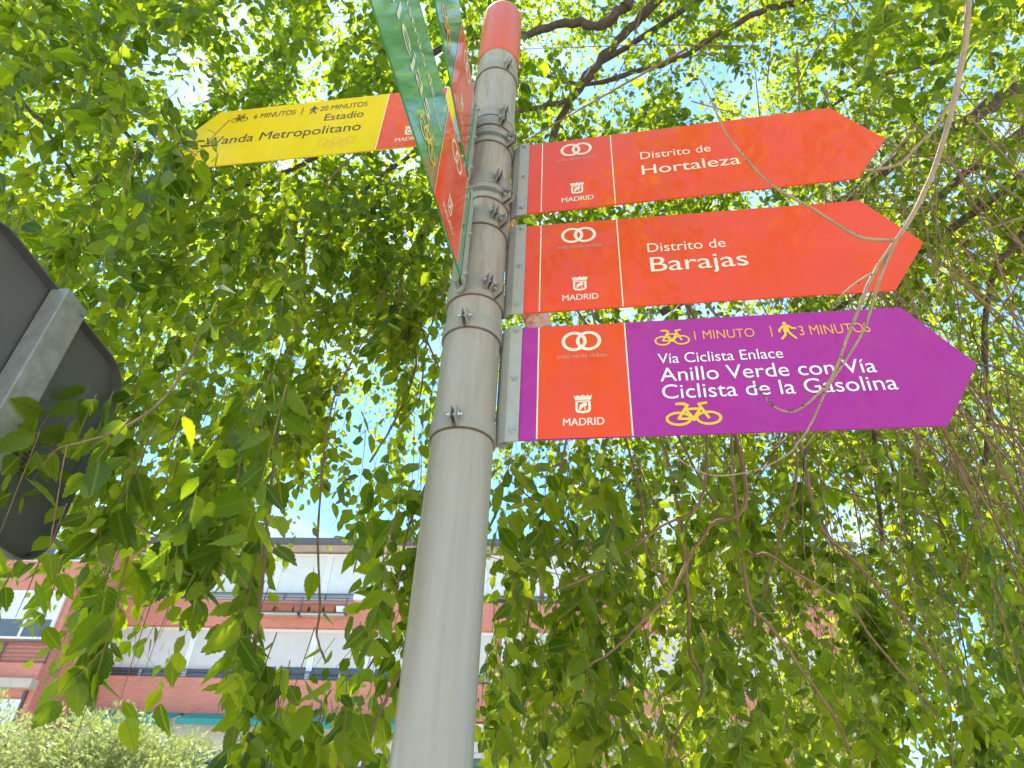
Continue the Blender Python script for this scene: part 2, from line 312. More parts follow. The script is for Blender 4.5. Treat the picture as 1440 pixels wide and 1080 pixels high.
# ------------------------------------------------------------------ signpost
PX, PY, PR = -.10502, 1.33476, .07039
SP = empty('signpost', (PX, PY, 0), 0, label='tall round grey steel post with a red domed cap carrying the arrow signs', cat='signpost')
bm = bmesh.new(); add_lathe(bm, [(PR, .121), (PR, 4.05)], 96); frombm('pole', bm, M['pole'], SP, smooth=True)
bm = bmesh.new(); add_lathe(bm, [(PR + .055, .121), (PR + .055, .135), (PR + .004, .15), (PR + .0005, .17)], 48); frombm('base_collar', bm, M['clamp'], SP, smooth=True)
prof = [(PR + .001, 4.005), (PR + .0035, 4.006), (PR + .0045, 4.012), (PR + .0045, 4.335)]
for k in range(1, 9):
    t = math.pi / 2 * k / 8; prof.append((.001 + (PR + .0035) * math.cos(t) ** .8, 4.335 + .06 * math.sin(t)))
bm = bmesh.new(); add_lathe(bm, prof, 72); frombm('cap', bm, M['cap'], SP, smooth=True)

# ------------------------------------------------------------------ arrow signs
H, X0, L_, T_, TF = .3313, .1264, 1.0, .1082, .472
def textmesh(body):
    cu = bpy.data.curves.new('text', 'FONT'); cu.body = body; cu.size = 1; cu.resolution_u = 6
    o = bpy.data.objects.new('text', cu); COL.objects.link(o)
    dg = bpy.context.evaluated_depsgraph_get(); me = bpy.data.meshes.new_from_object(o.evaluated_get(dg), depsgraph=dg)
    bpy.data.objects.remove(o); bpy.data.curves.remove(cu); me.materials.clear(); return me
_m = textmesh('H'); _c = [v.co.y for v in _m.vertices]; CAPH = max(_c) - min(_c)
def text(name, body, x0, x1, base, cap, mat, parent, y=-.0011, bold=0, slant=0, rot=0):
    me = textmesh(body); xs = [v.co.x for v in me.vertices]; a, b = min(xs), max(xs); k = cap / CAPH
    for v in me.vertices:
        px = (v.co.x - a) / (b - a) * (x1 - x0); pz = v.co.y * k
        v.co = (x0 + px + slant * pz, y, base + pz)
    o = meshobj(name, me, mat, parent)
    if bold:
        bm = bmesh.new(); bm.from_mesh(me)
        g = bmesh.ops.duplicate(bm, geom=bm.verts[:] + bm.edges[:] + bm.faces[:])
        for v in [e for e in g['geom'] if isinstance(e, bmesh.types.BMVert)]: v.co.x += bold; v.co.y -= .0002
        bm.to_mesh(me); bm.free()
    return o
class Flat:                                            # thin printed shapes
    def __init__(s, y): s.bm = bmesh.new(); s.y = y
    def poly(s, pts): s.bm.faces.new([s.bm.verts.new((x, s.y, z)) for x, z in pts])
    def ring(s, cx, cz, rx, rz, w, n=40, wz=None):
        wz = wz or w
        o = [(cx + rx * math.cos(t), cz + rz * math.sin(t)) for t in [2 * math.pi * i / n for i in range(n)]]
        i_ = [(cx + (rx - w) * math.cos(t), cz + (rz - wz) * math.sin(t)) for t in [2 * math.pi * i / n for i in range(n)]]
        for k in range(n): s.poly([o[k], o[(k + 1) % n], i_[(k + 1) % n], i_[k]])
        s.y -= .00006
    def bar(s, p, q, w):
        d = Vector((q[0] - p[0], q[1] - p[1])).normalized() * (w / 2); n = (-d.y, d.x)
        s.poly([(p[0] - n[0] - d.x * .6, p[1] - n[1] - d.y * .6), (q[0] - n[0] + d.x * .6, q[1] - n[1] + d.y * .6), (q[0] + n[0] + d.x * .6, q[1] + n[1] + d.y * .6), (p[0] + n[0] - d.x * .6, p[1] + n[1] - d.y * .6)]); s.y -= .00003
    def disc(s, cx, cz, r, n=16): s.poly([(cx + r * math.cos(2 * math.pi * i / n), cz + r * math.sin(2 * math.pi * i / n)) for i in range(n)]); s.y -= .00003
    def done(s, name, mat, parent): return frombm(name, s.bm, mat, parent)
def bike(x0, x1, z0, z1, mat, parent):
    w = x1 - x0; h = z1 - z0; f = Flat(-.0010); P = lambda u, v: (x0 + u * w, z0 + v * h); t = w * .055
    r = .235 * w; rz = .31 * h
    for cx in (.235, .765): f.ring(*P(cx, .31), r, rz, t * .95)
    for a, b in (((.235, .31), (.42, .90)), ((.42, .90), (.30, .96)), ((.30, .96), (.22, .96)), ((.37, .72), (.64, .72)), ((.37, .72), (.50, .30)), ((.50, .30), (.66, .78)), ((.235, .31), (.50, .28)), ((.235, .31), (.37, .72)), ((.765, .31), (.62, .93)), ((.62, .93), (.76, .97)), ((.37, .97), (.27, .97))):
        f.bar(P(*a), P(*b), t)
    f.disc(*P(.50, .29), t * .95)
    return f.done('bicycle_symbol', mat, parent)
def walker(x0, x1, z0, z1, mat, parent):
    w = x1 - x0; h = z1 - z0; f = Flat(-.0010); P = lambda u, v: (x0 + u * w, z0 + v * h); t = h * .10
    f.disc(*P(.42, .91), h * .085)
    f.poly([P(.30, .80), P(.28, .42), P(.60, .42), P(.62, .80), P(.5, .84)]); f.y -= .00003
    for a, b in (((.38, .45), (.34, .25)), ((.34, .25), (.12, .05)), ((.52, .45), (.66, .26)), ((.66, .26), (.86, .04)), ((.32, .76), (.10, .56)), ((.10, .56), (.06, .44)), ((.6, .76), (.76, .62)), ((.76, .62), (.96, .60))):
        f.bar(P(*a), P(*b), t)
    return f.done('walker_symbol', mat, parent)
def crest(x0, x1, z0, z1, mat, mat2, parent):
    w = x1 - x0; h = z1 - z0; P = lambda u, v: (x0 + u * w, z0 + v * h); f = Flat(-.0010)
    sh = [(.06, .68), (.05, .2), (.1, .08), (.2, .02), (.42, .0), (.5, -.03), (.58, .0), (.8, .02), (.9, .08), (.95, .2), (.94, .68)]
    f.poly([P(*p) for p in sh]); f.y -= .0001
    cr_ = [(.04, .72), (.96, .72), (1.04, 1.0), (.9, .92), (.8, 1.0), (.66, .92), (.5, 1.02), (.34, .92), (.2, 1.0), (.1, .92), (-.04, 1.0)]
    f.poly([P(*p) for p in cr_]); o = f.done('crest', mat, parent)
    g = Flat(-.0013)                                   # inner field, the tree and the bear are left in the light colour
    g.poly([P(*p) for p in [(.2, .60), (.2, .2), (.3, .13), (.5, .11), (.7, .13), (.8, .2), (.8, .60)]]); g.done('crest_field', mat2, parent)
    k = Flat(-.0015)
    k.bar(P(.62, .16), P(.62, .42), w * .06); k.disc(*P(.60, .47), w * .14)
    k.poly([P(.28, .16), P(.38, .16), P(.42, .26), P(.52, .30), P(.56, .42), P(.46, .50), P(.34, .46), P(.28, .34)]); k.y -= .00003
    for i in range(3): k.bar(P(.15 + .28 * i, .82), P(.29 + .28 * i, .82), h * .035)
    k.done('crest_charge', mat, parent); return o
def band(bm, z0, z1, r, lug, t=.0035):
    """steel clamp strip round the post with two ears and a bolt at the angle lug"""
    g = .055
    a0, a1 = lug + g, lug + 2 * math.pi - g; n = 56
    for (ra, rb) in ((r, r + t),):
        rings = []
        for (rr, z) in ((ra, z0), (rb, z0), (rb, z1), (ra, z1)):
            rings.append([bm.verts.new((rr * math.cos(a0 + (a1 - a0) * i / n), rr * math.sin(a0 + (a1 - a0) * i / n), z)) for i in range(n + 1)])
        for q in range(4):
            A, B_ = rings[q], rings[(q + 1) % 4]
            for i in range(n): bm.faces.new((A[i], A[i + 1], B_[i + 1], B_[i]))
        bm.faces.new([rings[q][0] for q in range(4)]); bm.faces.new([rings[q][-1] for q in range(3, -1, -1)])
    for s in (1, -1):
        a = lug + s * g; d = Vector((math.cos(lug), math.sin(lug), 0)); u = Vector((math.cos(a), math.sin(a), 0)); tt = Vector((-math.sin(lug), math.cos(lug), 0)) * s
        p0 = u * (r + .001); zc = (z0 + z1) / 2
        q = [p0, p0 + d * .030, p0 + d * .030 + tt * .003, p0 + tt * .004 + d * .003]
        lo = [bm.verts.new((v.x, v.y, z0 + (.006 if i in (1, 2) else 0))) for i, v in enumerate(q)]; hi = [bm.verts.new((v.x, v.y, z1 - (.006 if i in (1, 2) else 0))) for i, v in enumerate(q)]
        if s < 0: lo.reverse(); hi.reverse()
        bm.faces.new(lo[::-1]); bm.faces.new(hi)
        for i in range(4): bm.faces.new((lo[i], lo[(i + 1) % 4], hi[(i + 1) % 4], hi[i]))
def arrow_sign(yaw, off, zb, sgn, colr, label, lug, front_red=True, strip=True, cat='direction sign', clamps=(.012, .279)):
    """sgn=+1: the arrow points along local +X, -1: along local -X; the printed face looks to local -Y"""
    root = empty('arrow_sign', (PX, PY, zb), yaw, label=label, cat=cat, group='arrow signs on the grey post')
    f = -off if sgn > 0 else -off                      # y of the printed face
    hold = root
    S = lambda pts: [(sgn * a, b) for a, b in pts] if sgn > 0 else [(sgn * a, b) for a, b in pts][::-1]
    def solid(name, pts, y0, y1, mat, par=root, bev=.0012):
        bm = bmesh.new(); add_prism(bm, S(pts), f + y0, f + y1)
        if bev: bmesh.ops.bevel(bm, geom=bm.edges[:], offset=bev, segments=2, affect='EDGES')
        return frombm(name, bm, mat, par)
    xs, xt = X0 + L_ - T_, X0 + L_
    out = [(.098, 0), (xs, 0), (xt, TF * H), (xs, H), (.098, H)]
    panel = solid('panel', out, 0, .004, colr, bev=.0006)
    def film(name, a0, a1, mat, y): 
        fl = Flat(f + y); p = S([(a0, .0015), (a1, .0015), (a1, H - .0015), (a0, H - .0015)]); fl.poly(p); return fl.done(name, mat, panel)
    if front_red and colr is not M['red']: film('red_field', .1675, .3778, M['red'], -.0004)
    for a in (.1675, .3778): film('divider_line', a - .0016, a + .0016, M['cream'], -.0008)
    # bracket: bent plate standing on the panel's end, running back to the post
    bm = bmesh.new(); prof = [(.1264, -.0045), (.102, -.0045), (.097, -.004), (.078, .009), (.072, .018), (.068, .028), (.080, .013), (.098, -.0005), (.1264, -.0008)]
    P = [(sgn * a, f + y) for a, y in prof]
    if sgn < 0: P = P[::-1]
    zz = [(-.004, 0), (H + .004, 0)]; rows = []
    for z, _ in zz: rows.append([bm.verts.new((x, y, z + (.012 if abs(x) < .075 and z < .1 else (-.012 if abs(x) < .075 else 0)))) for x, y in P])
    n = len(P); bm.faces.new(rows[0][::-1]); bm.faces.new(rows[1])
    for i in range(n): bm.faces.new((rows[0][i], rows[0][(i + 1) % n], rows[1][(i + 1) % n], rows[1][i]))
    bmesh.ops.recalc_face_normals(bm, faces=bm.faces[:])
    br = frombm('bracket', bm, M['bracket'], root)
    for zc in (.026, .170, .319):
        bm = bmesh.new(); c = Vector((sgn * .1125, f - .0045, zc)); add_cyl(bm, c, c + Vector((0, -.0018, 0)), .0082, 16); add_cyl(bm, c + Vector((0, -.0018, 0)), c + Vector((0, -.0072, 0)), .0062, 6, .0058)
        frombm('bolt', bm, M['bolt'], br)
    # arms from the bracket to the clamps, and the clamps
    for z0 in clamps:
        bm = bmesh.new(); band(bm, z0, z0 + .042, PR + .0012, lug - yaw); cl = frombm('clamp', bm, M['clamp'], root)
        bm = bmesh.new(); y0 = f + .010
        add_box(bm, min(sgn * .066, sgn * .1), max(sgn * .066, sgn * .1), y0 + .004, y0 + .016, z0 + .004, z0 + .036); frombm('clamp_arm', bm, M['clamp'], root)
        l = lug - yaw; d = Vector((math.cos(l), math.sin(l), 0)); tt = Vector((-d.y, d.x, 0)); c = d * (PR + .017) + Vector((0, 0, z0 + .021))
        bm = bmesh.new(); add_cyl(bm, c - tt * .017, c + tt * .019, .0028, 8); add_cyl(bm, c - tt * .013, c - tt * .0085, .0062, 6); add_cyl(bm, c + tt * .0085, c + tt * .013, .0062, 6)
        frombm('bolt', bm, M['bolt'], cl)
        bm = bmesh.new(); add_lathe(bm, [(PR + .0004, z0 - .0045), (PR + .0012, z0 - .0035), (PR + .0014, z0 + .002), (PR + .0004, z0 + .002)], 64); frombm('rust_ring', bm, M['rust'], cl, smooth=True)
    class S_:  pass
    s = S_(); s.panel = panel; s.root = root; s.f = f
    s.holder = panel
    return s
def common_print(s, sgn, av='faded'):
    """logo of two linked rings, its caption, the city crest and name; printed x runs left to right"""
    p = s.holder; X = (lambda a: a) if sgn > 0 else (lambda a: a - (.2253 + .3181))
    cx = .2715 if sgn > 0 else -.2715; y = s.f
    fl = Flat(y - .0010); w = .0085
    fl.ring(cx - .0175, .278, .0305, .0305, w); fl.ring(cx + .0175, .278, .0305, .0305, w); fl.done('ring_logo', M['cream'], p)
    t = text('caption', 'anillo verde ciclista', cx - .060, cx + .060, .2265, .0125, M[av], p, y - .0010)
    crest(cx - .0195, cx + .0195, .0665, .1165, M['cream'], M['red'], p)
    for o in list(p.children):
        if o.name.split('.')[0] in ('crest', 'crest_field', 'crest_charge'): 
            if abs(y) > 1e-6 and not o.get('moved'):
                for v in o.data.vertices: v.co.y += y
    text('city_name', 'MADRID', cx - .0455, cx + .0455, .0335, .0195, M['cream'], p, y - .0010, bold=.0008)

LA, LB = R(-101), R(-46)
s = arrow_sign(-.15571, 0, 2.4210, 1, M['purple'], 'purple arrow sign pointing right, lowest on the post, with yellow bicycle symbols', LA, clamps=(-.004, .283))
p = s.holder
common_print(s, 1)
bike(.4452, .5281, .2506, .2983, M['gold'], p); bike(.451, .5721, .0226, .083, M['gold'], p); walker(.7314, .7737, .2510, .3053, M['gold'], p)
text('lettering', '1 MINUTO', .5392, .6775, .264, .0265, M['orange'], p); text('lettering', '3 MINUTOS', .7778, .9344, .2608, .0285, M['orange'], p)
fl = Flat(-.001); fl.bar((.7160, .2608), (.7160, .2938), .0028); fl.done('divider_mark', M['orange'], p)
text('lettering', 'Vía Ciclista Enlace', .4489, .7295, .1972, .0290, M['white'], p)
text('lettering', 'Anillo Verde con Vía', .4493, .9186, .1452, .0385, M['white'], p)
text('lettering', 'Ciclista de la Gasolina', .4501, .9495, .0965, .0385, M['white'], p)
s = arrow_sign(-.16270, 0, 2.80107, 1, M['red'], 'red arrow sign pointing right reading Distrito de Barajas, second from the bottom', LB)
common_print(s, 1); text('lettering', 'Distrito de', .4526, .6535, .1893, .0335, M['cream'], s.holder); text('lettering', 'Barajas', .4553, .6992, .1165, .0525, M['cream'], s.holder, bold=.0006)
s = arrow_sign(-.19730, 0, 3.17942, 1, M['red'], 'red arrow sign pointing right reading Distrito de Hortaleza, above the Barajas one', R(-40))
common_print(s, 1); text('lettering', 'Distrito de', .4607, .6622, .1900, .0335, M['cream'], s.holder); text('lettering', 'Hortaleza', .4599, .7345, .1170, .0430, M['cream'], s.holder, bold=.0006)
s = arrow_sign(2.97462 - math.pi, .02043, 3.5408, -1, M['yellow'], 'yellow arrow sign pointing left towards the stadium, its tip among leaves', R(-62), clamps=(.052, .335))
p = s.holder; y = s.f - .001
common_print(s, -1)
bike(-.9559, -.8932, .2523, .2989, M['dark'], p); walker(-.6619, -.6438 + .012, .2530, .3029, M['dark'], p)
for o in p.children:
    if o.name.startswith(('bicycle', 'walker')):
        for v in o.data.vertices: v.co.y += s.f
text('lettering', '6 MINUTOS', -.872, -.7143, .2620, .0300, M['dark'], p, y); text('lettering', '20 MINUTOS', -.6237, -.4503, .2660, .0290, M['dark'], p, y)
fl = Flat(y); fl.bar((-.691, .2579), (-.691, .2986), .003); fl.done('divider_mark', M['dark'], p)
text('lettering', 'Estadio', -.5955, -.4541, .2022, .0400, M['dark'], p, y)
text('lettering', 'Wanda Metropolitano', -1.0201, -.4509, .1240, .0470, M['dark'], p, y)
fl = Flat(y)
for i in range(5): fl.ring(-.572 + i * .024, .074 - (.014 if i % 2 else 0), .0185, .0185, .0022, 28)
fl.done('five_rings', M['orange'], p)
s = arrow_sign(-1.7747 + math.pi, -.0068, 2.8170, -1, M['green'], 'green arrow sign with a red field pointing at the viewer, the lower one', R(-66))
p = s.holder; y = s.f - .001
common_print(s, -1)
bike(-.52, -.40, .05, .12, M['gold'], p)
for o in p.children:
    if o.name.startswith('bicycle'):
        for v in o.data.vertices: v.co.y += s.f
text('lettering', 'Canillejas', -1.0, -.47, .125, .050, M['cream'], p, y); text('lettering', 'Distrito de', -.72, -.47, .215, .028, M['cream'], p, y)
fl = Flat(y); fl.bar((-.47, .20), (-.40, .20), .003); fl.done('divider_mark', M['cream'], p)
s = arrow_sign(-1.7093 + math.pi, -.0325, 3.2443, -1, M['green'], 'green arrow sign pointing at the viewer, above the other green one and nearest the cap', R(-64), clamps=(.012, .300))
common_print(s, -1); bike(-.54, -.42, .05, .12, M['orange'], s.holder)
for o in s.holder.children:
    if o.name.startswith('bicycle'):
        for v in o.data.vertices: v.co.y += s.f
s = arrow_sign(R(73), .0, 3.20, 1, M['red'], 'red arrow sign pointing away, seen only in the gaps behind the right hand signs', R(-40))
common_print(s, 1)

# ------------------------------------------------------------------ back of a road sign on the left
yw = .07; TS = empty('road_sign', (0, 0, .12), math.pi / 2 - yw, label='grey back of a square road sign on a galvanised post, at the left edge', cat='road sign')
# local x runs along the plate (away from the viewer), local y to the left; the back of the plate looks to local -y
def rrect(x0, x1, z0, z1, r, n=6):
    pts = []
    for cx, cz, a in ((x1 - r, z0 + r, -90), (x1 - r, z1 - r, 0), (x0 + r, z1 - r, 90), (x0 + r, z0 + r, 180)):
        for k in range(n + 1): t = R(a + 90 * k / n); pts.append((cx + r * math.cos(t), cz + r * math.sin(t)))
    return pts
bm = bmesh.new(); add_prism(bm, rrect(.865, 1.450, 2.03, 2.572, .085), 1.160, 1.1625); frombm('plate', bm, M['grey'], TS)
bm = bmesh.new(); o1 = rrect(.862, 1.453, 2.027, 2.575, .088); i1 = rrect(.8655, 1.4495, 2.0305, 2.5715, .0845); n = len(o1)
V = [[bm.verts.new((x, y, z)) for x, z in pts] for pts, y in ((o1, 1.1635), (o1, 1.136), (i1, 1.136), (i1, 1.1598))]
for k in range(3):
    for i in range(n): bm.faces.new((V[k][i], V[k][(i + 1) % n], V[k + 1][(i + 1) % n], V[k + 1][i]))
frombm('rim', bm, M['grey'], TS)
bm = bmesh.new(); add_box(bm, 1.113, 1.194, 1.110, 1.155, .002, 2.575, .003); pst = frombm('post', bm, M['galv'], TS)
for z in (2.555, 2.237):
    bm = bmesh.new(); add_cyl(bm, (1.178, 1.1095, z), (1.178, 1.104, z), .0055, 8); frombm('bolt', bm, M['bolt'] if z > 2.4 else M['dark'], TS)  # lower one stands for an open bolt hole, its shade painted dark
bm = bmesh.new()
for k in range(6): add_box(bm, 1.24, 1.32 - .012 * (k % 3), 1.1592, 1.1596, 2.24 - .011 * k, 2.2440 - .011 * k)
add_prism(bm, [(1.25, 2.255), (1.285, 2.255), (1.268, 2.285)], 1.1592, 1.1596); frombm('rating_mark', bm, M['dark'], TS)

# limb and shoot centre lines in metres, with start and end radius
BRANCHES = {"R":[[[[3.281,2.421,6.056],[2.985,2.542,5.893],[2.497,2.65,5.58],[2.097,2.826,5.343],[1.617,2.963,4.99],[1.27,3.121,4.778],[0.92,3.238,4.62]],0.0563,0.0225],[[[3.539,2.297,6.894],[3.266,2.403,6.752],[3.045,2.513,6.604],[2.825,2.63,6.613],[2.517,2.686,6.538],[2.285,2.873,6.453]],0.0332,0.0106],[[[2.3,2.151,7.091],[1.956,2.313,6.873],[1.654,2.368,6.799],[1.307,2.5,6.621],[1.083,2.582,6.51],[0.758,2.659,6.407],[0.413,2.772,6.422],[-0.008,2.782,6.577],[-0.28,2.827,6.684]],0.0281,0.0135],[[[0.691,1.948,6.525],[0.636,2.115,6.301],[0.58,2.155,6.247],[0.46,2.216,6.165],[0.236,2.266,6.265],[-0.066,2.317,6.196],[-0.393,2.338,6.169],[-0.683,2.477,6.149]],0.0413,0.0216],[[[0.96,2.101,6.823],[0.874,2.25,6.622],[0.688,2.372,6.457],[0.503,2.509,6.273],[0.366,2.63,6.11],[0.23,2.766,5.927],[0.167,2.899,5.748],[0.109,3.091,5.489]],0.0367,0.0196],[[[0.366,2.63,6.11],[0.266,2.63,5.943],[0.148,2.647,5.919],[-0.088,2.626,5.78],[-0.45,2.612,5.631],[-0.647,2.662,5.396],[-0.882,2.719,5.152],[-1.05,2.768,4.917],[-1.251,2.804,4.701],[-1.442,2.83,4.499]],0.022,0.0102],[[[2.879,2.421,5.049],[2.603,2.551,4.874],[2.328,2.681,4.699],[1.982,2.935,4.525],[1.698,3.144,4.411]],0.0327,0.015],[[[3.008,2.364,5.462],[2.596,2.58,5.17],[2.354,2.767,4.919],[2.239,3.002,4.434],[2.092,3.297,3.869],[2.165,3.685,3.347]],0.03,0.0122],[[[2.605,2.354,4.468],[2.467,2.468,4.315],[2.428,2.666,4.048],[2.47,2.95,3.665],[2.425,3.302,3.191]],0.022,0.011],[[[0.894,0.612,3.157],[0.879,0.638,3.089],[0.87,0.684,3.01],[0.839,0.75,2.888],[0.802,0.802,2.785],[0.762,0.85,2.703],[0.719,0.883,2.641],[0.687,0.914,2.6],[0.666,0.928,2.565],[0.651,0.953,2.531],[0.63,0.989,2.482],[0.605,1.034,2.421],[0.576,1.057,2.391],[0.547,1.072,2.37],[0.523,1.076,2.365],[0.498,1.078,2.38],[0.483,1.073,2.402],[0.468,1.069,2.425]],0.0065,0.001],[[[0.719,0.883,2.641],[0.69,0.915,2.582],[0.674,0.952,2.532],[0.659,0.982,2.492],[0.632,1.013,2.451],[0.609,1.034,2.421],[0.595,1.05,2.4],[0.563,1.083,2.339],[0.54,1.104,2.311],[0.523,1.116,2.294],[0.466,1.144,2.273],[0.388,1.16,2.268],[0.328,1.152,2.296],[0.305,1.137,2.334]],0.0031,0.0014],[[[0.719,0.883,2.641],[0.658,0.883,2.642],[0.609,0.87,2.659],[0.557,0.857,2.693],[0.487,0.846,2.742],[0.443,0.83,2.797],[0.403,0.81,2.858],[0.377,0.783,2.927],[0.358,0.769,2.98]],0.0034,0.0015],[[[0.669,0.916,2.581],[0.635,0.94,2.565],[0.612,0.976,2.551]],0.0027,0.0014],[[[1.493,1.284,3.897],[1.447,1.322,3.846],[1.413,1.36,3.795],[1.355,1.398,3.743],[1.289,1.439,3.688],[1.175,1.454,3.667],[1.114,1.453,3.669]],0.0061,0.0049],[[[0.742,2.04,2.543],[0.796,1.97,2.469],[0.917,2.011,2.414],[1.05,2.057,2.352],[1.119,2.11,2.28],[1.252,2.193,2.168],[1.334,2.249,2.094]],0.0056,0.0032],[[[1.03,2.083,2.653],[1.119,2.141,2.575],[1.268,2.226,2.46],[1.404,2.317,2.337],[1.49,2.388,2.242],[1.547,2.457,2.148],[1.584,2.529,2.052]],0.007,0.0047],[[[0.702,1.939,2.344],[0.767,1.992,2.272],[0.907,2.097,2.13],[0.999,2.177,2.022],[1.034,2.246,1.93]],0.0061,0.0041],[[[0.537,1.684,2.52],[0.426,1.745,2.437],[0.305,1.752,2.344],[0.208,1.741,2.275],[0.134,1.759,2.25]],0.0048,0.0028],[[[0.653,1.68,2.524],[0.559,1.741,2.443],[0.499,1.804,2.358],[0.448,1.804,2.274],[0.364,1.802,2.192],[0.298,1.846,2.134],[0.237,1.872,2.099]],0.0068,0.0028],[[[0.499,1.812,2.347],[0.543,2.041,2.206],[0.593,2.108,2.116],[0.527,2.179,2.02],[0.482,2.25,1.925]],0.0048,0.0041],[[[0.382,1.778,2.561],[0.399,1.862,2.447],[0.456,1.934,2.35],[0.46,1.853,2.292]],0.0041,0.0029],[[[0.177,1.996,2.77],[0.152,2.149,2.563],[0.111,2.229,2.456],[0.093,2.292,2.371],[0.075,2.274,2.228],[0.051,2.365,2.104],[0.012,2.456,1.982]],0.0047,0.0034],[[[0.908,1.874,2.766],[0.874,2.009,2.584],[0.847,2.09,2.475],[0.819,2.158,2.384]],0.0045,0.0034]],"L":[[[[-3.351,2.225,5.313],[-3.023,2.24,5.293],[-2.837,2.261,5.265],[-2.636,2.275,5.246],[-2.443,2.333,5.169],[-2.229,2.448,5.013]],0.0286,0.0102],[[[-3.105,2.123,5.115],[-2.824,2.187,5.03],[-2.643,2.269,4.918],[-2.564,2.337,4.828],[-2.416,2.473,4.643]],0.0155,0.0078],[[[-1.358,2.839,5.493],[-1.548,2.847,5.315],[-1.695,2.829,5.171],[-1.855,2.8,5.043],[-2.041,2.818,4.85]],0.0164,0.0064],[[[-1.548,2.847,5.315],[-1.698,2.847,4.979],[-1.757,2.886,4.758],[-1.837,2.955,4.665],[-1.839,3.096,4.308]],0.0138,0.0063],[[[-0.918,2.052,3.869],[-0.85,2.068,3.511],[-0.773,1.92,3.04],[-0.698,1.809,2.686],[-0.612,1.66,2.383],[-0.583,1.651,2.228],[-0.557,1.627,2.092],[-0.564,1.681,2.019]],0.0046,0.0049],[[[-0.609,1.974,2.967],[-0.559,1.882,2.588],[-0.508,1.795,2.37],[-0.468,1.799,2.197],[-0.471,1.848,2.13],[-0.446,1.886,2.079]],0.0037,0.0028],[[[-0.867,1.16,2.218],[-0.829,1.124,2.234],[-0.797,1.109,2.237],[-0.777,1.128,2.261],[-0.76,1.16,2.303],[-0.762,1.254,2.427],[-0.799,1.368,2.61],[-0.93,1.598,2.97]],0.001,0.0043],[[[-0.791,1.091,2.227],[-0.792,1.109,2.186],[-0.799,1.147,2.135],[-0.808,1.193,2.073]],0.0013,0.0009],[[[-0.538,2.39,3.749],[-0.419,2.348,3.47],[-0.441,2.377,3.264],[-0.49,2.382,3.089],[-0.556,2.452,2.994]],0.0065,0.0043],[[[-0.376,2.31,3.521],[-0.381,2.375,3.266],[-0.448,2.364,3.113]],0.0046,0.0029],[[[-1.7,2.345,4.146],[-1.719,2.347,3.808],[-1.723,2.331,3.493],[-1.624,2.33,3.159]],0.0069,0.0029],[[[-1.597,1.816,4.187],[-1.517,1.811,4.11],[-1.434,1.832,3.998],[-1.395,1.866,3.952]],0.0046,0.003],[[[-0.163,1.901,2.227],[-0.193,1.902,2.141],[-0.257,1.902,2.057],[-0.307,1.97,1.967],[-0.337,2.047,1.862]],0.0039,0.0055],[[[-0.29,1.95,2.496],[-0.298,1.956,2.321],[-0.315,1.951,2.159],[-0.367,1.969,2.051]],0.0043,0.0028],[[[-0.617,1.683,2.184],[-0.767,1.742,2.273],[-0.928,1.807,2.353],[-1.104,1.857,2.453],[-1.252,1.863,2.613]],0.0026,0.0043]]}

# ------------------------------------------------------------------ trees: leaf and strand tools
rng = np.random.default_rng(11)
CO = np.array([0, 0, 1.6]); FW = np.array(fwd); RT = np.array(rgt); UP = np.array(upv); FPX = 979.62
def at(px, py, d): return CO + FW * d + RT * ((px - 720) / FPX * d) - UP * ((py - 540) / FPX * d)
def to_px(P):
    Q = P - CO; z = Q @ FW; zz = np.where(np.abs(z) < 1e-4, 1e-4, z)
    return 720 + FPX * (Q @ RT) / zz, 540 - FPX * (Q @ UP) / zz, z
def unit(v): return v / (np.linalg.norm(v, axis=-1, keepdims=True) + 1e-9)

def tube(pts, r0, r1, seg=3, ns=8, bump=.12, knots=True):
    """smooth tapering limb through pts: vertices and faces"""
    P = np.array(pts, float); n = len(P)
    E_ = np.vstack([2 * P[0] - P[1], P, 2 * P[-1] - P[-2]]); out = []
    for i in range(n - 1):
        a, b, c, d = E_[i:i + 4]
        for k in range(seg):
            t = k / seg; out.append(.5 * ((2 * b) + (-a + c) * t + (2 * a - 5 * b + 4 * c - d) * t * t + (-a + 3 * b - 3 * c + d) * t ** 3))
    out.append(P[-1]); Q = np.array(out); m = len(Q)
    T = unit(np.gradient(Q, axis=0)); ref = np.array([.3, .2, .93]); U = unit(np.cross(T, ref)); Wv = np.cross(T, U)
    r = np.linspace(r0, r1, m) * (1 + rng.uniform(-bump, bump, m)); Q[1:-1] += rng.normal(0, 1, (m - 2, 3)) * r[1:-1, None] * (.25 if bump > .1 else .05)
    ang = np.linspace(0, 2 * np.pi, ns, endpoint=False)
    V = Q[:, None] + (U[:, None] * np.cos(ang)[None, :, None] + Wv[:, None] * np.sin(ang)[None, :, None]) * (r[:, None, None] * (1 + rng.uniform(-bump, bump, (m, ns))[..., None] * .6))
    i = np.arange(m - 1)[:, None] * ns; j = np.arange(ns)[None]; k = (j + 1) % ns
    F = np.stack([i + j, i + k, i + ns + k, i + ns + j], -1).reshape(-1, 4)
    return V.reshape(-1, 3), F
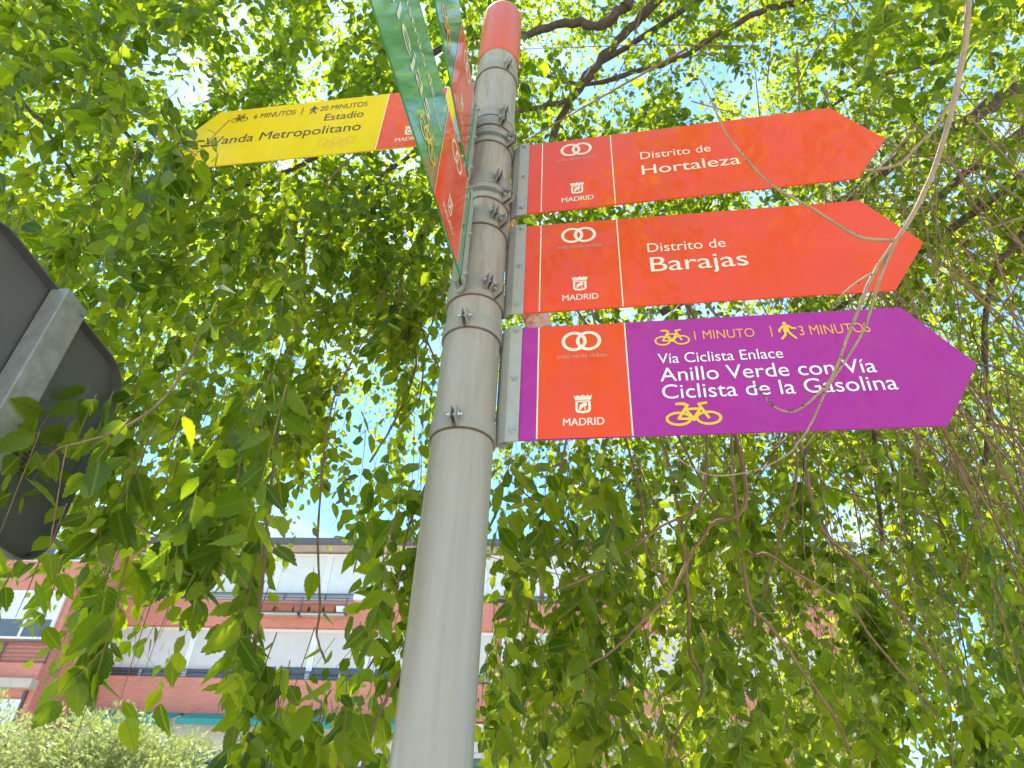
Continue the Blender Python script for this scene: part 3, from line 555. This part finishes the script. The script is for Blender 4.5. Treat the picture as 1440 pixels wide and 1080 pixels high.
def quads(name, V, F, mat, parent, kind=None, smooth=True, uv=None):
    me = bpy.data.meshes.new(name); nv, nf, k = len(V), len(F), F.shape[1]
    me.vertices.add(nv); me.vertices.foreach_set('co', V.astype(np.float32).ravel())
    me.loops.add(nf * k); me.loops.foreach_set('vertex_index', F.astype(np.int32).ravel())
    me.polygons.add(nf); me.polygons.foreach_set('loop_start', np.arange(0, nf * k, k, dtype=np.int32)); me.polygons.foreach_set('loop_total', np.full(nf, k, np.int32))
    me.polygons.foreach_set('use_smooth', np.full(nf, smooth, bool))
    if uv is not None:
        l = me.uv_layers.new(name='UVMap'); l.data.foreach_set('uv', uv[F.ravel()].astype(np.float32).ravel())
    me.update(); me.validate(); return meshobj(name, me, mat, parent, kind)
def limb(name, pts, r0, r1, mat, parent, seg=3, ns=8, bump=.12):
    V, F = tube(pts, r0, r1, seg, ns, bump); return quads(name, V, F, mat, parent)

# strand generator: returns leaf arrays and twig polylines
class Leaves:
    def __init__(s): s.b = []; s.a = []; s.n = []; s.l = []; s.tw = []
    def add(s, b, a, n, l): s.b.append(b); s.a.append(a); s.n.append(n); s.l.append(l)
    def arrays(s): return np.vstack(s.b), np.vstack(s.a), np.vstack(s.n), np.concatenate(s.l)
def strand(LV, top, length, hang, size, spacing, side=.5, head=None, side_len=.18, rad=.0018, flat=0.):
    """a leafy shoot from top: hang=1 straight down, 0 = out along head"""
    if head is None: t = rng.uniform(0, 2 * np.pi); head = np.array([np.cos(t), np.sin(t), .1])
    n = max(4, int(length / spacing)); s = np.linspace(0, 1, n); g = hang + (1 - hang) * s * .6
    d = unit(head[None] * (1 - g)[:, None] + np.array([0, 0, -1.]) * g[:, None] + rng.normal(0, .05, 3)[None])
    wob = np.cumsum(rng.normal(0, .04, (n, 3)), 0); d = unit(d + wob * .35)
    P = top + np.vstack([np.zeros(3), np.cumsum(d[:-1] * spacing, 0)])
    LV.tw.append((P, rad))
    hz = unit(np.cross(d, np.array([rng.normal(), rng.normal(), .3]))); sg = np.where(np.arange(n) % 2 == 0, 1., -1.)[:, None]
    ax = unit(d * rng.uniform(.2, .7, (n, 1)) + hz * sg * rng.uniform(.5, 1.0, (n, 1)) + np.array([0, 0, -1.]) * rng.uniform(.1, .9, (n, 1)) * (1 - flat) + rng.normal(0, .22, (n, 3)))
    nr = rng.normal(0, 1, (n, 3)) * (1 - flat * .6) + np.array([0, 0, 1.]) * flat * 1.6; nr = unit(nr - ax * np.sum(nr * ax, 1, keepdims=True))
    L = size * rng.uniform(.55, 1.15, n) * (1 - .35 * np.maximum(0, s - .8) / .2)
    off = ax * (L * .14)[:, None]
    LV.add(P + off, ax, nr, L)
    if side > 0:
        for i in range(2, n - 2):
            if rng.random() < side * spacing / .035 * .35:
                hd = unit(hz[i] * sg[i] + rng.normal(0, .35, 3)); strand(LV, P[i], side_len * rng.uniform(.5, 1.3), max(.1, hang - .25), size, spacing, 0, hd, rad=rad * .6, flat=flat)

# template leaf with 6 triangles
TB = np.array([[0, 0], [0, .5], [0, 1], [-.40, .28], [-.36, .62], [.40, .28], [.36, .62]], float)
TF_ = np.array([[0, 1, 3], [1, 4, 3], [1, 2, 4], [0, 5, 1], [1, 5, 6], [1, 6, 2]])
def leaf_mesh(name, b, a, n, l, mat, parent, wid=.70):
    c = np.cross(a, n); N = len(b); fold = rng.uniform(.02, .22, N); curl = rng.uniform(-.15, .25, N); w = wid * rng.uniform(.85, 1.15, N)
    X = TB[:, 0]; Y = TB[:, 1]
    V = b[:, None] + a[:, None] * (Y[None, :, None] * l[:, None, None]) + c[:, None] * ((X[None] * w[:, None] * l[:, None])[..., None]) \
        + n[:, None] * ((np.abs(X)[None] * fold[:, None] * l[:, None] - (Y ** 2)[None] * curl[:, None] * l[:, None] * .5)[..., None])
    F = (TF_[None] + (np.arange(N) * 7)[:, None, None]).reshape(-1, 3)
    uv = np.tile(np.stack([X + .5, Y], 1), (N, 1))
    return quads(name, V.reshape(-1, 3), F, mat, parent, 'stuff', False, uv)
def big_leaf(seed):
    """one broad, toothed, pointed leaf of unit length along +Y, blade normal +Z, with petiole"""
    r = np.random.default_rng(seed); n = 15; V = []; U = []; F = []
    ys = np.linspace(0, 1, n); wd = .265 * np.sin(np.pi * ys ** .78) ** .8 * (1 - .35 * ys ** 3); wd[0] = .0; wd[-1] = 0
    fold = r.uniform(.15, .45); curl = r.uniform(.05, .3); tw = r.uniform(-.3, .3)
    for i, y in enumerate(ys):
        tooth = .014 if i % 2 else -.010
        for k, f in ((0, -1), (1, -.5), (2, 0), (3, .5), (4, 1)):
            x = f * max(0, (wd[i] + (tooth if 0 < i < n - 1 else 0))); yy = y - (abs(f) * .045 if 0 < i < n - 1 else 0)
            if abs(f) == 1 and i % 2 and 0 < i < n - 1: yy += .03
            z = abs(x) * fold - curl * y * y * .6 + .012 * math.sin(i * 2.1 + f * 3) + tw * x * y
            V.append((x, yy, z)); U.append((x + .5, y))
    for i in range(n - 1):
        for k in range(4): q = i * 5 + k; F.append((q, q + 1, q + 6, q + 5))
    b0 = len(V)
    for x, y, z in ((-.012, 0, 0), (.012, 0, 0), (.009, -.15, .01), (-.009, -.15, .01)): V.append((x, y, z)); U.append((.5, .5))
    F.append((b0, b0 + 1, b0 + 2, b0 + 3))
    me = bpy.data.meshes.new('leaf'); me.from_pydata(V, [], F); l = me.uv_layers.new(name='UVMap')
    for p in me.polygons:
        for li in p.loop_indices: l.data[li].uv = U[me.loops[li].vertex_index]
        p.use_smooth = True
    me.validate(); return me
def twig_mesh(name, tws, mat, parent):
    VV = []; FF = []; o = 0; ns = 3; ang = np.linspace(0, 2 * np.pi, ns, endpoint=False)
    for P, rad in tws:
        zz = (P[0] - CO) @ FW; st = 2 if zz < 2.6 else (4 if zz < 5 else 6); P = P[::st] if len(P) > st * 2 else P[[0, -1]]
        m = len(P)
        if m < 2: continue
        T = unit(np.gradient(P, axis=0)); U = unit(np.cross(T, np.array([.31, .2, .9]))); W_ = np.cross(T, U); r = np.linspace(rad, rad * .35, m)
        V = P[:, None] + (U[:, None] * np.cos(ang)[None, :, None] + W_[:, None] * np.sin(ang)[None, :, None]) * r[:, None, None]
        i = np.arange(m - 1)[:, None] * ns; j = np.arange(ns)[None]; k = (j + 1) % ns
        FF.append(np.stack([i + j, i + k, i + ns + k, i + ns + j], -1).reshape(-1, 4) + o); VV.append(V.reshape(-1, 3)); o += m * ns
    return quads(name, np.vstack(VV), np.vstack(FF), mat, parent, 'stuff')

# open gaps in the crowns: (x, y, rx, ry, share of leaves kept) seen from the path
GAPS = [(510, 570, 42, 95, .45), (430, 725, 60, 44, .2), (440, 835, 85, 85, .10), (215, 900, 80, 80, .28), (220, 1000, 120, 40, .2), (50, 1000, 60, 50, .2), (150, 1040, 170, 75, .10), (60, 880, 70, 70, .5),
        (735, 870, 45, 80, .8), (60, 640, 75, 110, .55), (450, 950, 75, 60, .28), (520, 900, 40, 60, .5), (265, 110, 34, 56, .12), (205, 75, 40, 44, .2), (330, 30, 30, 24, .3), (385, 180, 25, 20, .3), (222, 640, 30, 60, .2), (590, 640, 20, 50, .4),
        (165, 790, 26, 34, .35), (905, 85, 60, 55, .55), (1400, 245, 36, 40, .5), (1190, 735, 34, 30, .3), (1345, 400, 50, 60, .6), (1345, 730, 22, 16, .4), (1155, 870, 30, 26, .4), (1280, 1060, 40, 30, .6), (150, 380, 30, 24, .4), (560, 760, 22, 60, .45), (690, 720, 20, 50, .5), (60, 210, 30, 24, .4), (610, 470, 22, 26, .3), (1360, 880, 24, 30, .5), (590, 60, 30, 50, .5), (30, 240, 40, 30, .3), (440, 90, 22, 22, .3), (350, 60, 18, 30, .3), (120, 110, 26, 18, .35), (390, 470, 16, 30, .35), (300, 510, 14, 26, .4), (560, 330, 26, 20, .35), (620, 330, 16, 26, .4), (70, 420, 20, 16, .4), (480, 20, 20, 26, .4), (200, 190, 40, 18, .35), (830, 150, 30, 26, .5), (760, 60, 24, 26, .4), (1000, 100, 30, 20, .5), (1290, 20, 26, 20, .5), (1140, 60, 20, 26, .5), (1420, 420, 24, 40, .5), (1200, 680, 18, 16, .3), (1250, 650, 16, 14, .3), (1080, 700, 16, 12, .4), (880, 700, 14, 20, .4), (830, 960, 16, 22, .45), (960, 900, 14, 16, .4), (1040, 1000, 18, 18, .4)]
def keep(b, l):
    x, y, z = to_px(b + 0); k = np.ones(len(b), bool); inv = z > .2; rnd = rng.random(len(b))
    for cx, cy, rx, ry, kp in GAPS:
        e = ((x - cx) / rx) ** 2 + ((y - cy) / ry) ** 2; k &= ~((e < 1) & (rnd > kp) & inv)
    # nothing grows through the post, the signs or the near space before them
    k &= ~(inv & (x > 560) & (x < 1420) & (y < 640) & (y > -200) & (z < 2.25))
    k &= ~(inv & (x > 540 + (1080 - y) * .05) & (x < 702) & (y >= 600) & (z < 1.95))
    k &= ~(inv & (x > 308) & (x < 640) & (y > 105) & (y < 245) & (z < 3.3))
    k &= ~(inv & (x > 470) & (x < 740) & (y > -400) & (y < 420) & (z < 2.9))
    k &= np.linalg.norm(b - CO, axis=1) > .75
    k &= ~((b[:, 1] > 27.3))
    return k

def fill(LV, box_, d0, d1, count, L, hang, size, spacing, side, side_len=.2, rad=.0018, flat=0., clump=0):
    x0, x1, y0, y1 = box_
    for _ in range(count):
        u = rng.random(); d = (d0 ** 2 + (d1 ** 2 - d0 ** 2) * u) ** .5
        p = at(rng.uniform(x0, x1), rng.uniform(y0, y1), d); ln = L * rng.uniform(.6, 1.3)
        strand(LV, p + np.array([0, 0, ln * .5 * hang]), ln, hang, size, spacing, side, None, side_len, rad, flat)

PROTO = [big_leaf(k) for k in range(4)]
def build_tree(root, LV, mat, mat_twig, nbig, extra=None):
    b, a, n, l = LV.arrays(); k = keep(b, l); b, a, n, l = b[k], a[k], n[k], l[k]
    x, y, z = to_px(b + a * (l * .5)[:, None]); vis = (z > .3) & (x > 0) & (x < 1440) & (y > 0) & (y < 1080)
    score = np.where(vis, l / np.maximum(z, .3) * (np.abs(np.sum(n * unit(b - CO), 1)) * .6 + .4), 0); order = np.argsort(-score); big = order[:nbig]
    for me in PROTO:
        pass
    pr = []
    for me in PROTO:
        m2 = me.copy(); m2.materials.clear(); m2.materials.append(mat); pr.append(m2)
    c = np.cross(a, n)
    for i in big:
        o = bpy.data.objects.new('leaf', pr[int(i) % 4]); COL.objects.link(o); o.parent = root
        s = l[i]; A, C_, N_ = a[i] * s, c[i] * s, n[i] * s
        o.matrix_world = Matrix(((C_[0], A[0], N_[0], b[i][0]), (C_[1], A[1], N_[1], b[i][1]), (C_[2], A[2], N_[2], b[i][2]), (0, 0, 0, 1)))
        o.matrix_parent_inverse = Matrix.Identity(4)
        o.matrix_basis = root.matrix_basis.inverted() @ Matrix(((C_[0], A[0], N_[0], b[i][0]), (C_[1], A[1], N_[1], b[i][1]), (C_[2], A[2], N_[2], b[i][2]), (0, 0, 0, 1)))
    rest = np.setdiff1d(np.arange(len(b)), big); f = leaf_mesh('foliage', b[rest], a[rest], n[rest], l[rest], mat, root); 
    # twigs whose leaves survive
    tws = []
    for P, r in LV.tw:
        kk = keep(P[[len(P) // 2]], None)
        if kk[0]: tws.append((P, r))
    t = twig_mesh('twigs', tws, mat_twig, root)
    print('tree', root.name, 'leaves', len(b), 'twigs', len(tws)); return f

# ------------------------------------------------------------------ left tree
TL = empty('weeping_tree', (0, 0, 0), label='weeping tree with large drooping leaves filling the left of the view', cat='tree', group='street trees over the signs')
LVL = Leaves()
# near drooping shoots
fill(LVL, (-40, 175, 560, 900), 1.25, 1.8, 22, .30, .92, .080, .032, .4, .14)
fill(LVL, (120, 370, 600, 960), 1.25, 2.0, 40, .42, .92, .085, .034, .5, .16)
fill(LVL, (300, 480, 880, 1150), 1.3, 1.9, 18, .34, .85, .085, .034, .5, .16)
fill(LVL, (470, 600, 640, 1100), 1.5, 2.3, 40, .42, .85, .078, .034, .6, .16)
fill(LVL, (200, 330, 620, 780), 1.5, 2.2, 10, .4, .9, .07, .034, .5, .16)
fill(LVL, (-60, 420, 230, 620), 1.9, 3.0, 80, .5, .85, .078, .034, .7, .2)
fill(LVL, (380, 640, 260, 480), 2.7, 3.6, 75, .5, .85, .074, .034, .8, .2)
fill(LVL, (-80, 300, -100, 260), 2.3, 3.4, 66, .5, .75, .078, .034, .8, .2)
fill(LVL, (-80, 640, -120, 480), 3.2, 5.0, 240, .7, .6, .074, .034, 1.0, .28, flat=.3)
fill(LVL, (-120, 640, -200, 640), 5.0, 8.0, 620, .8, .35, .075, .036, 1.2, .35, flat=.5)
fill(LVL, (-120, 260, 560, 900), 2.2, 4.0, 80, .5, .9, .066, .034, .8, .2)
fill(LVL, (180, 620, 480, 760), 2.2, 4.2, 95, .5, .9, .066, .034, .8, .2)
fill(LVL, (205, 262, 60, 300), 2.6, 3.1, 7, .4, .8, .055, .03, .6, .16)
# crown over and behind the viewer
for _ in range(34):
    c_ = np.array([rng.uniform(-6, .5), rng.uniform(-5, 4.5), rng.uniform(4.9, 7.2)])
    for _k in range(5): strand(LVL, c_ + rng.normal(0, .28, 3), .9, .25, .10, .045, 1.2, None, .4, .003, .7)

# ------------------------------------------------------------------ right tree
TR = empty('weeping_tree', (0, 0, 0), label='weeping tree with thick dark limbs and tangled bare vines filling the right of the view', cat='tree', group='street trees over the signs')
LVR = Leaves()
fill(LVR, (690, 860, 660, 1120), 1.7, 2.8, 52, .45, .85, .080, .034, .6, .18)
fill(LVR, (840, 1480, 650, 1140), 1.9, 3.2, 120, .5, .88, .074, .034, .7, .2)
fill(LVR, (800, 1500, 620, 1150), 3.2, 4.8, 300, .6, .85, .064, .034, .9, .25)
fill(LVR, (680, 800, 620, 1100), 3.0, 4.8, 30, .6, .85, .064, .034, .9, .25)
fill(LVR, (1120, 1520, 180, 700), 3.2, 5.0, 120, .6, .7, .060, .034, .9, .25, flat=.2)
fill(LVR, (900, 1550, 600, 1150), 4.8, 7.5, 420, .8, .6, .068, .036, 1.0, .3, flat=.2)
fill(LVR, (700, 1520, -120, 640), 3.6, 5.0, 260, .6, .6, .060, .034, .9, .25, flat=.3)
fill(LVR, (640, 1560, -200, 640), 5.0, 8.5, 950, .8, .35, .068, .036, 1.1, .35, flat=.5)
for _ in range(34):
    c_ = np.array([rng.uniform(.5, 7), rng.uniform(-5, 4.5), rng.uniform(4.9, 7.2)])
    for _k in range(5): strand(LVR, c_ + rng.normal(0, .28, 3), .9, .25, .10, .045, 1.2, None, .4, .003, .7)

build_tree(TL, LVL, M['leafA'], M['twig'], 300)
build_tree(TR, LVR, M['leafB'], M['twig'], 300)

# trunks and limbs
def gnarl(p, q, n, amp):
    p = np.array(p, float); q = np.array(q, float); o = [p + (q - p) * t for t in np.linspace(0, 1, n)]
    return [v + (rng.normal(0, amp, 3) if 0 < i < n - 1 else 0) for i, v in enumerate(o)]
TRL, TRR = (-4.6, 1.4), (5.6, 2.6)
for root, (tx, ty) in ((TL, TRL), (TR, TRR)):
    limb('trunk', [(tx, ty, .05), (tx + .03, ty, .7), (tx - .04, ty + .05, 1.6), (tx + .05, ty, 2.6), (tx, ty + .1, 3.6)], .27, .19, M['bark'], root, 5, 18)
for key, root, (tx, ty) in (('L', TL, TRL), ('R', TR, TRR)):
    for i, (pts, r0, r1) in enumerate(BRANCHES[key]):
        light = key == 'R' and 9 <= i <= 13
        mat = M['twigl'] if light else (M['bark'] if r0 > .012 else M['twig'])
        pts = [tuple(p) for p in pts]
        if r0 > .02:                                    # limbs run back to the trunk
            p0 = np.array(pts[0]); d0 = unit(p0 - np.array(pts[1])); q0 = p0 + d0 * .7; sg = 1 if tx > 0 else -1
            over = np.array([p0[0] * .45 + tx * .55, min(p0[1] - 1.6, 1.2), p0[2] + .5])
            pts = [(tx, ty, 3.5), ((tx + over[0]) / 2 + sg * .2, (ty + over[1]) / 2, 4.4), tuple(over), tuple(q0)] + pts
            limb('limb', pts, r0 * 1.15, r1, mat, root, 5, 10)
        else:
            if (key == 'R' and i >= 14) or (key == 'L' and i in (4, 5, 8, 9, 10, 12, 13)):   # shoots hang from higher up
                p0 = np.array(pts[0]); pts = [tuple(p0 + np.array([rng.normal(0, .15), .35, 1.3])), tuple(p0 + np.array([rng.normal(0, .06), .12, .55]))] + pts
            br_ = limb('branch', pts, r0, r1, mat, root, 5, 7, .06 if light else .12)
            if light:                                   # buds and leaf scars along the bare shoot
                bm = bmesh.new(); L_s = [np.array(p) for p in pts]
                for a_, b_ in zip(L_s[:-1], L_s[1:]):
                    for k in range(2):
                        f_ = rng.random(); c_ = a_ + (b_ - a_) * f_; rr = max(.0026, (r0 + r1) * .42); dd_ = unit(rng.normal(0, 1, 3)); add_cyl(bm, c_ - dd_ * rr, c_ + dd_ * rr * 1.9, rr * .9, 5, rr * .25)
                frombm('buds', bm, M['bark'], br_, kind='stuff')
# thin bare vines hanging among the leaves on the right
VT = []
def vine(x, y, d, ln, rad, sway):
    p = at(x, y, d); n = 14; s = np.linspace(0, 1, n)[:, None]
    v = p + np.array([0, 0, -ln]) * s + np.array([rng.normal(0, sway), rng.normal(0, sway * .6), 0]) * np.sin(s * rng.uniform(1.5, 4)) + np.cumsum(rng.normal(0, .012, (n, 3)), 0)
    VT.append((np.repeat(v, 1, 0), rad))
for _ in range(250): vine(rng.uniform(1100, 1480), rng.uniform(120, 700), rng.uniform(2.4, 4.2), rng.uniform(.5, 1.8), rng.uniform(.0015, .006), .3)
for _ in range(60): vine(rng.uniform(700, 1350), rng.uniform(560, 760), rng.uniform(2.3, 4.2), rng.uniform(.4, 1.2), rng.uniform(.002, .0045), .22)
for _ in range(60):
    a_ = at(rng.uniform(900, 1480), rng.uniform(-60, 420), rng.uniform(3.2, 5)); q_ = a_ + rng.normal(0, .6, 3); m_ = (a_ + q_) / 2 + rng.normal(0, .12, 3)
    VT.append((np.array([a_ + (m_ - a_) * t * (2 - t) * .5 + (q_ - a_) * t * t * .5 for t in np.linspace(0, 1, 9)]), rng.uniform(.003, .008)))
twig_mesh('bare_vines', VT, M['twigl'] if False else M['twig'], TR)

# ------------------------------------------------------------------ pale bushy street trees in front of the building
SH = [(-9.3, 14.2, 4.0, 1.5, 'pale bushy tree at the far left in front of the brick wing'),
      (-7.3, 13.6, 4.1, 1.25, 'pale bushy tree second from the left before the brick building'),
      (-5.5, 14.3, 3.9, 1.2, 'pale bushy tree under the teal awnings, third from the left'),
      (-3.4, 14.0, 3.3, 1.2, 'low pale bushy tree just left of the grey post')]
for x, y, h, r, lab in SH:
    t = empty('bushy_tree', (x, y, .12), label=lab, cat='tree', group='pale trees along the far pavement')
    LV = Leaves(); lobes = [(rng.normal(0, r * .45, 3) * np.array([1, 1, .55]) + np.array([0, 0, h - r * 1.15]), r * rng.uniform(.45, .75)) for _ in range(9)]
    lobes.append((np.array([0, 0, h - r * .55 - .12]), r * .5))
    for c_, rr in lobes:
        m = int(330 * rr * rr / (r * r) * 4); dd = unit(rng.normal(0, 1, (m, 3))); P = c_ + dd * rr * rng.uniform(.72, 1.08, (m, 1)); ax = unit(dd + rng.normal(0, .5, (m, 3)) + np.array([0, 0, .2])); nr = unit(np.cross(ax, rng.normal(0, 1, (m, 3))))
        for k in range(3): LV.add(P + rng.normal(0, .05, (m, 3)), unit(ax + rng.normal(0, .4, (m, 3))), nr, rng.uniform(.07, .13, m))
    b, a, n, l = LV.arrays(); a = unit(a); n = unit(n - a * np.sum(n * a, 1, keepdims=True))
    leaf_mesh('crown', b, a, n, l, M['leafS'], t, .5)
    limb('trunk', [(0, 0, 0), (.04, 0, .9), (0, .05, h - r * 1.6)], .09, .06, M['bark'], t, 4, 9)
    for k in range(5):
        q = lobes[k][0]; limb('branch', [(0, .05, h - r * 1.9), tuple(q * .5 + np.array([0, 0, (h - r * 1.6) * .5])), tuple(q)], .045, .015, M['bark'], t, 3, 6)
print('scene done')
